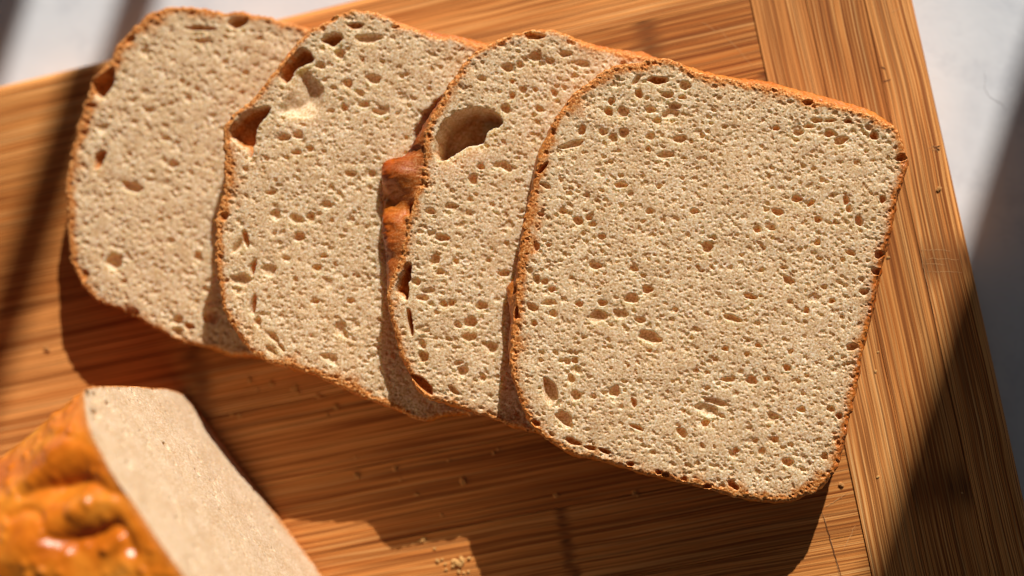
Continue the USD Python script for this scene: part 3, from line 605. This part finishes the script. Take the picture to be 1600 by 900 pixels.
    lpts = np.c_[gx.ravel(), gy.ravel()] + 0.0001 * rng.standard_normal((gx.size, 2)); lpts = lpts[shapely.contains_xy(lp.buffer(-0.001), lpts[:, 0], lpts[:, 1])]
    if hole is not None: lpts = np.vstack([lpts, np.asarray(hole.buffer(-0.0004).segmentize(0.0006).exterior.coords)])
    B2 = np.vstack([Wv[last, :2], lpts]); bt = spatial.Delaunay(B2).simplices; bc = B2[bt].mean(1)
    keep = shapely.contains_xy(lp, bc[:, 0], bc[:, 1])
    if hole is not None: keep &= ~shapely.contains_xy(hole, bc[:, 0], bc[:, 1])
    bt = bt[keep]; p0, p1, p2 = B2[bt[:, 0]], B2[bt[:, 1]], B2[bt[:, 2]]
    sg = (p1[:, 0] - p0[:, 0]) * (p2[:, 1] - p0[:, 1]) - (p1[:, 1] - p0[:, 1]) * (p2[:, 0] - p0[:, 0]); bt[sg > 0] = bt[sg > 0][:, ::-1]
    Wv = np.vstack([Wv, np.c_[lpts, BOARD_Z + UNDER[i](s_of(lpts))]])
    bt = np.where(bt < n, bt + ring_n * n, bt - n + nw)
    fa = Wv[wf[:n * 2]]; nn = np.cross(fa[:, 1] - fa[:, 0], fa[:, 2] - fa[:, 0])[:, :2]
    mid = fa.mean(1)[:, :2] - cpt
    if np.mean(np.sum(nn * mid, 1)) < 0: wf = wf[:, ::-1]
    wf = np.vstack([wf, bt])
    wrim = np.concatenate([np.full(n, 0.95)] + [np.full(n, 1.0)] * ring_n + [np.full(len(lpts), 0.9)])
    wgl = np.concatenate([np.full(n, 0.25)] + [np.full(n, min(1, 0.45 + 1.6 * w)) for w in ws] + [np.full(len(lpts), 0.0)])
    # split the cut face into crust rim and crumb along an uneven line
    cut = 0.0013 + 0.0004 * rimn
    dc = dist[tri].mean(1); is_crust = dc < cut[tri].mean(1)
    base = np.array([*cpt, BOARD_Z])
    root = thing('bread_slice', S['label'], 'bread slice', 'slices of white bread fanned out on the board', loc=base)
    ft = tri[~is_crust]; u, inv = np.unique(ft, return_inverse=True)
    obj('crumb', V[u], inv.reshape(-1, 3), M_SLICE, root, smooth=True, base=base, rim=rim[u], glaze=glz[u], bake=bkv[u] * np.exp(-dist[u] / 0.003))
    fc = tri[is_crust]; u, inv = np.unique(fc, return_inverse=True)
    vc = np.vstack([V[u], Wv]); fcr = np.vstack([inv.reshape(-1, 3), wf + len(u)])
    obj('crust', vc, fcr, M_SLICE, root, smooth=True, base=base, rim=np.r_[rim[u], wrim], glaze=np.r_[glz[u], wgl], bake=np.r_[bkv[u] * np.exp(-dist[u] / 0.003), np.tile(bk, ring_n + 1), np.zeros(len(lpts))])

for i, S in enumerate(SL): build_slice(i, S)

# ------------------------------------------------------------------ the rest of the loaf, cut face towards the slices
def build_loaf():
    rng = np.random.default_rng(77)
    b0, b1 = at_z([(318, 650), (503, 896)], BOARD_Z)
    q = (b1 - b0); q[2] = 0; q /= np.linalg.norm(q)             # along the foot of the cut face, down the picture
    N = np.array([q[1], -q[0], 0]); N = N if N[0] > 0 else -N   # out of the cut face
    lean = 0.0
    def on_face(px):
        d = ray(px); k = ((b0 - CAM) @ N) / (d @ N); P = CAM + d * k[:, None]
        return np.c_[(P - b0) @ q, P[:, 2] - BOARD_Z]
    left = on_face([(318, 650), (303, 630), (285, 616), (262, 608), (240, 606), (205, 603), (160, 603), (138, 606), (130, 613), (132, 640), (138, 668), (152, 697), (176, 741), (209, 788), (230, 819), (257, 859), (287, 900)])
    top_h = left[:, 1].max(); qmax = left[:, 0].min()
    L0 = left.copy(); L0[0] = [L0[0, 0] + 0.003, 0.0002]; L0[:, 1] = np.maximum(L0[:, 1], 0.0002)
    Wd = 0.108; mid = Wd / 2 + L0[:, 0].min()
    half = L0[L0[:, 0] < mid]
    mirror = half[::-1].copy(); mirror[:, 0] = 2 * mid - mirror[:, 0]
    prof_ = np.vstack([half, mirror]); prof_ = smooth_loop(prof_, 0); prof_[:, 1] = np.maximum(prof_[:, 1], 0.0002)
    prof_ = resample(prof_, 620, 2)
    n = len(prof_)
    cz = np.array([mid, prof_[:, 1].mean()])
    tan = ndimage.gaussian_filter1d(np.roll(prof_, -1, 0) - np.roll(prof_, 1, 0), 4, axis=0, mode='wrap'); tan /= np.linalg.norm(tan, axis=1)[:, None]
    on = np.stack([tan[:, 1], -tan[:, 0]], 1)
    if np.mean(np.sum(on * (prof_ - cz), 1)) < 0: on = -on
    world = lambda p2, a: b0 + np.outer(p2[:, 0], q) + np.outer(p2[:, 1], [0, 0, 1.0]) - np.multiply.outer(a, N) if np.ndim(a) else b0 + np.outer(p2[:, 0], q) + np.outer(p2[:, 1], [0, 0, 1.0]) - a * N
    # crust: profile swept back along the loaf, wrinkled on top
    LEN = 0.135; A = np.r_[np.linspace(0, 0.075, 260), np.linspace(0.0755, LEN, 60)]
    arc = np.r_[0, np.cumsum(np.linalg.norm(np.diff(prof_, axis=0), axis=1))]
    P = np.stack([np.repeat(A[:, None], n, 1), np.repeat(prof_[None, :, 0], len(A), 0), np.repeat(prof_[None, :, 1], len(A), 0)], -1)
    wr = meshkit.fbm(P * np.array([62, 62, 62.]), 3, 3); wr2 = meshkit.fbm(P * np.array([130, 150, 150.]) + wr[..., None] * 2.0, 3, 9)
    ridge = 1 - np.abs(2 * wr - 1) * 2.2
    crease = np.clip(1 - np.abs(2 * wr2 - 1) / 0.13, 0, 1)
    bub = meshkit.noise(P * 430.0, 5); bub2 = meshkit.noise(P * 1100.0, 8)
    topm = np.clip((on[None, :, 1] - 0.1) / 0.6, 0, 1)
    disp = (wr - 0.5) * 0.0034 * topm - crease * 0.0001 * topm * np.clip((wr - 0.35) * 5, 0, 1) + np.clip(bub - 0.68, 0, 1) * 0.0024 * topm + (bub2 - 0.5) * 0.0002 - np.clip(1 - np.abs(2 * meshkit.fbm(P * np.array([210, 260, 260.]) + wr2[..., None], 2, 21) - 1) / 0.2, 0, 1) * 0.00012 * topm
    # the deep dimples that show on the glazed top
    Q = on_face([(0, 0)])
    def top_pt(px):
        p = at_z([px], BOARD_Z + top_h)[0]; return -((p - b0) @ N), (p - b0) @ q
    for px, r, dd in (((95, 758), 0.0055, 0.0038), ((80, 765), 0.004, 0.003), ((115, 752), 0.004, 0.003), ((165, 830), 0.004, 0.0028), ((130, 838), 0.004, 0.0018), ((100, 842), 0.004, 0.0018), ((150, 765), 0.004, 0.0014), ((40, 770), 0.005, 0.0014), ((190, 872), 0.004, 0.0022)):
        a_, q_ = top_pt(px); e = ((P[..., 0] - a_) ** 2 + ((P[..., 1] - q_) * 1.3) ** 2) / r ** 2
        disp -= 0.5 * dd * np.exp(-e) * topm
    for px, r, dd in (((60, 715), 0.008, 0.0022), ((50, 860), 0.010, 0.0030), ((130, 790), 0.007, 0.0018), ((178, 850), 0.003, 0.0014), ((190, 880), 0.003, 0.0014)):
        a_, q_ = top_pt(px); e = ((P[..., 0] - a_) ** 2 + (P[..., 1] - q_) ** 2) / r ** 2; disp += dd * np.exp(-e) * topm
    for line in ([(15, 778), (60, 762), (95, 756), (125, 750), (160, 766), (188, 772)], [(72, 842), (110, 846), (150, 836), (168, 826), (180, 820), (192, 830), (206, 862)], [(0, 815), (35, 800), (60, 812)], [(20, 690), (60, 685), (100, 690), (140, 700)]):
        w_ = np.array([top_pt(p) for p in line]); ls = LineString(smooth_open(w_)); near = (np.abs(P[..., 0] - w_[:, 0].mean()) < 0.03) & (P[..., 2] > 0.06)
        dd = np.full(P.shape[:2], 1.0); dd[near] = shapely.distance(ls, shapely.points(P[..., :2][near]))
        disp -= (0.0008 if line[0][1] > 740 else 0.0004) * np.exp(-(dd / 0.0011) ** 2) * topm
    for _ in range(150):                         # blisters in the glaze
        a_, q_, r_ = rng.uniform(0.002, 0.072), rng.uniform(prof_[:, 0].min(), prof_[:, 0].max()), rng.uniform(0.0006, 0.0011)
        disp += 0.62 * r_ * np.exp(-((P[..., 0] - a_) ** 2 + (P[..., 1] - q_) ** 2) / r_ ** 2) * (P[..., 2] > 0.05)
    disp = ndimage.gaussian_filter(disp, (0.8, 0.5), mode=('nearest', 'wrap'))
    fade = np.clip(A / 0.003, 0, 1)[:, None] ** 0.8; disp = disp * fade
    endr = np.clip((A - (LEN - 0.03)) / 0.03, 0, 1); shrink = 1 - (1 - np.sqrt(np.clip(1 - endr ** 2, 0, 1))) * 0.75
    V = []
    for k in range(len(A)):
        p2 = prof_ + on * disp[k][:, None]
        p2 = np.c_[cz[0] + (p2[:, 0] - cz[0]) * shrink[k], p2[:, 1] * (0.25 + 0.75 * shrink[k])]
        p2[:, 1] = np.maximum(p2[:, 1], 0.0003); V.append(world(p2, A[k]))
    V = np.vstack(V); f = []
    for k in range(len(A) - 1):
        a0 = k * n + np.arange(n); a1 = k * n + (np.arange(n) + 1) % n
        f += [np.c_[a0, a0 + n, a1 + n], np.c_[a0, a1 + n, a1]]
    f = np.vstack(f); lastc = V[-n:].mean(0); V = np.vstack([V, lastc]); lr = (len(A) - 1) * n + np.arange(n)
    f = np.vstack([f, np.c_[lr, np.full(n, len(V) - 1), (len(A) - 1) * n + (np.arange(n) + 1) % n]])
    fa = V[f[: 2 * n]]; nn = np.cross(fa[:, 1] - fa[:, 0], fa[:, 2] - fa[:, 0]); cw = world(cz[None], 0.0)[0]
    if np.mean(np.sum(nn * (fa.mean(1) - cw), 1)) < 0: f = f[:, ::-1]
    glz = np.r_[(np.clip(A / 0.0012, 0.35, 1)[:, None] * np.ones(n)).ravel(), 1]
    basep = np.array([*world(cz[None], LEN / 2)[0][:2], BOARD_Z])
    root = thing('bread_loaf', 'uncut end of the loaf with glazed golden crust, cut face towards the slices', 'bread loaf', loc=basep)
    obj('crust', V, f, M_LOAF, root, smooth=True, base=basep, rim=np.ones(len(V)), glaze=glz, bake=np.zeros(len(V)))
    # cut face
    res, step = 0.00034, 0.00017
    lo, hi = prof_.min(0) - 0.002, prof_.max(0) + 0.002
    x, y = np.arange(lo[0], hi[0], step), np.arange(lo[1], hi[1], step)
    D = crumb_relief(x, y, step, rng, 60, 700, 7000, None, 1.3)
    D = D * 0.85
    for px, a, b, dep in (((142, 619), 4.5, 4, 2.5), ((151, 619), 3, 3, 2), ((171, 634), 3, 3, 1.5), ((260, 697), 3, 3, 1.5), ((150, 645), 3, 5, 1.2)):
        c = on_face([px])[0]; pore_stamp(D, None, x, y, c[0], c[1], a * 0.00042, b * 0.00042, 0.3, dep * MM, rng, step)
    poly = Polygon(prof_)
    gx, gy = np.meshgrid(np.arange(lo[0], hi[0], res), np.arange(lo[1], hi[1], res)); pts = np.c_[gx.ravel(), gy.ravel()] + rng.uniform(-.3, .3, (gx.size, 2)) * res
    pts = pts[shapely.contains_xy(poly.buffer(-res * 0.5), pts[:, 0], pts[:, 1])]
    V2 = np.vstack([prof_, pts]); tri = spatial.Delaunay(V2).simplices
    cen = V2[tri].mean(1); tri = tri[shapely.contains_xy(poly, cen[:, 0], cen[:, 1])]
    dist = shapely.distance(poly.exterior, shapely.points(V2)); dist[:n] = 0
    samp = lambda A_: ndimage.map_coordinates(A_, [(V2[:, 1] - y[0]) / step, (V2[:, 0] - x[0]) / step], order=1, mode='nearest')
    dep = samp(D) * np.clip(dist / 0.0005, 0, 1)
    Vf = world(V2, dep)
    w = Vf[tri]; nn = np.cross(w[:, 1] - w[:, 0], w[:, 2] - w[:, 0]) @ N
    tri[nn < 0] = tri[nn < 0][:, ::-1]
    rim = np.exp(-dist / 0.0007) * 0.9
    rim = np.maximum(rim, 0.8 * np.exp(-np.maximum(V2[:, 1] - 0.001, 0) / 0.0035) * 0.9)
    obj('crumb', Vf, tri, M_LOAF, root, smooth=True, base=basep, rim=rim, glaze=np.zeros(len(Vf)), bake=np.zeros(len(Vf)))
build_loaf()

# ------------------------------------------------------------------ crumbs on the board
def crumb(px, size_px, mat, label, group, seed, stretch=1.0):
    rng = np.random.default_rng(seed)
    c = at_z([px], BOARD_Z)[0]; r = size_px / 5.6 * MM / 2 * 0.85
    import trimesh
    s = trimesh.creation.icosphere(3, 1.0); v = s.vertices.copy()
    k = 1 + 1.1 * (meshkit.fbm(v * 1.7 + seed * 3.1, 3, seed) - 0.5) + 0.7 * (meshkit.noise(v * 4.0 + seed, seed) - 0.5)
    v = v * k[:, None] * np.array([stretch, 0.9, 0.42]); a = rng.uniform(0, 3.14)
    v = np.c_[v[:, 0] * math.cos(a) - v[:, 1] * math.sin(a), v[:, 0] * math.sin(a) + v[:, 1] * math.cos(a), v[:, 2]] * r
    v[:, 2] -= v[:, 2].min()
    P = path_for('bread_crumb'); m = usdkit.mesh(stage, P, (v, np.asarray(s.faces)), mat, smooth=40)
    m.AddTranslateOp().Set(Gf.Vec3d(float(c[0]), float(c[1]), BOARD_Z - 0.00002)); tag(m.GetPrim(), label, 'crumb', group)
ORD = 'first second third fourth fifth sixth seventh eighth ninth tenth eleventh twelfth thirteenth fourteenth fifteenth sixteenth seventeenth eighteenth nineteenth twentieth twenty-first twenty-second twenty-third twenty-fourth twenty-fifth'.split()
lit = [(684, 876, 7, 1.3), (691, 874, 5, 1), (696, 881, 5, 1.2), (708, 884, 7, 1), (714, 879, 12, 1.9), (722, 874, 9, 1.6), (733, 872, 6, 1.1), (717, 893, 6, 1.3), (725, 895, 5, 1), (732, 893, 6, 1), (697, 890, 5, 1.3), (661, 843, 8, 1.7), (655, 846, 5, 1), (679, 857, 5, 1)]
for k, (a, b, s, st) in enumerate(lit):
    crumb((a, b), s * 0.9, M_CRUMB, f'{ORD[sorted(lit).index((a, b, s, st))]} from the left of the pale crumbs in the sunlit wedge of board', 'crumbs in the sunlit wedge', 100 + k, st)
shade = [(723, 752, 11, 1.1), (651, 773, 5, 2.0), (617, 732, 9, 1.1), (557, 743, 10, 1.2), (771, 708, 6, 1.2), (778, 702, 5, 1), (868, 774, 8, 1.1), (690, 805, 6, 1), (625, 750, 5, 1), (991, 769, 8, 1.2), (996, 774, 5, 1), (390, 595, 8, 1.4), (402, 610, 6, 1), (425, 600, 8, 1.2), (460, 607, 9, 1.4), (465, 615, 7, 1), (497, 619, 8, 1.3), (525, 636, 9, 1.1), (512, 648, 6, 1), (374, 650, 7, 1.2), (362, 648, 6, 1), (294, 612, 7, 1), (555, 715, 5, 1), (700, 720, 5, 1)]
for k, (a, b, s, st) in enumerate(shade):
    crumb((a, b), s, M_CRUMB2, f'{ORD[sorted(shade).index((a, b, s, st))]} from the left of the brown crumbs in the shadow of the slices', 'crumbs in the shadow of the slices', 200 + k, st)
for px, s, l in (((1372, 745), 4, 'single white speck of crumb on the end strip right of the top slice'), ((1315, 757), 7, 'slim crumb just off the lower right corner of the top slice'),
                 ((1467, 295), 7, 'brown crumb by the right edge of the board beside the top slice'), ((1388, 402), 4, 'speck of crumb touching the right crust of the top slice'),
                 ((1503, 770), 3, 'tiny speck in the dark lower right of the board'), ((1368, 580), 4, 'pale speck on the reddish part of the end strip'), ((1372, 550), 3, 'faint speck beside the right crust, near the reddish grain'),
                 ((74, 545), 8, 'pale crumb on the sunlit board left of the slice shadow')):
    crumb(px, s, M_CRUMB if s < 7 else M_CRUMB2, l, None, int(px[0]), 1.3)
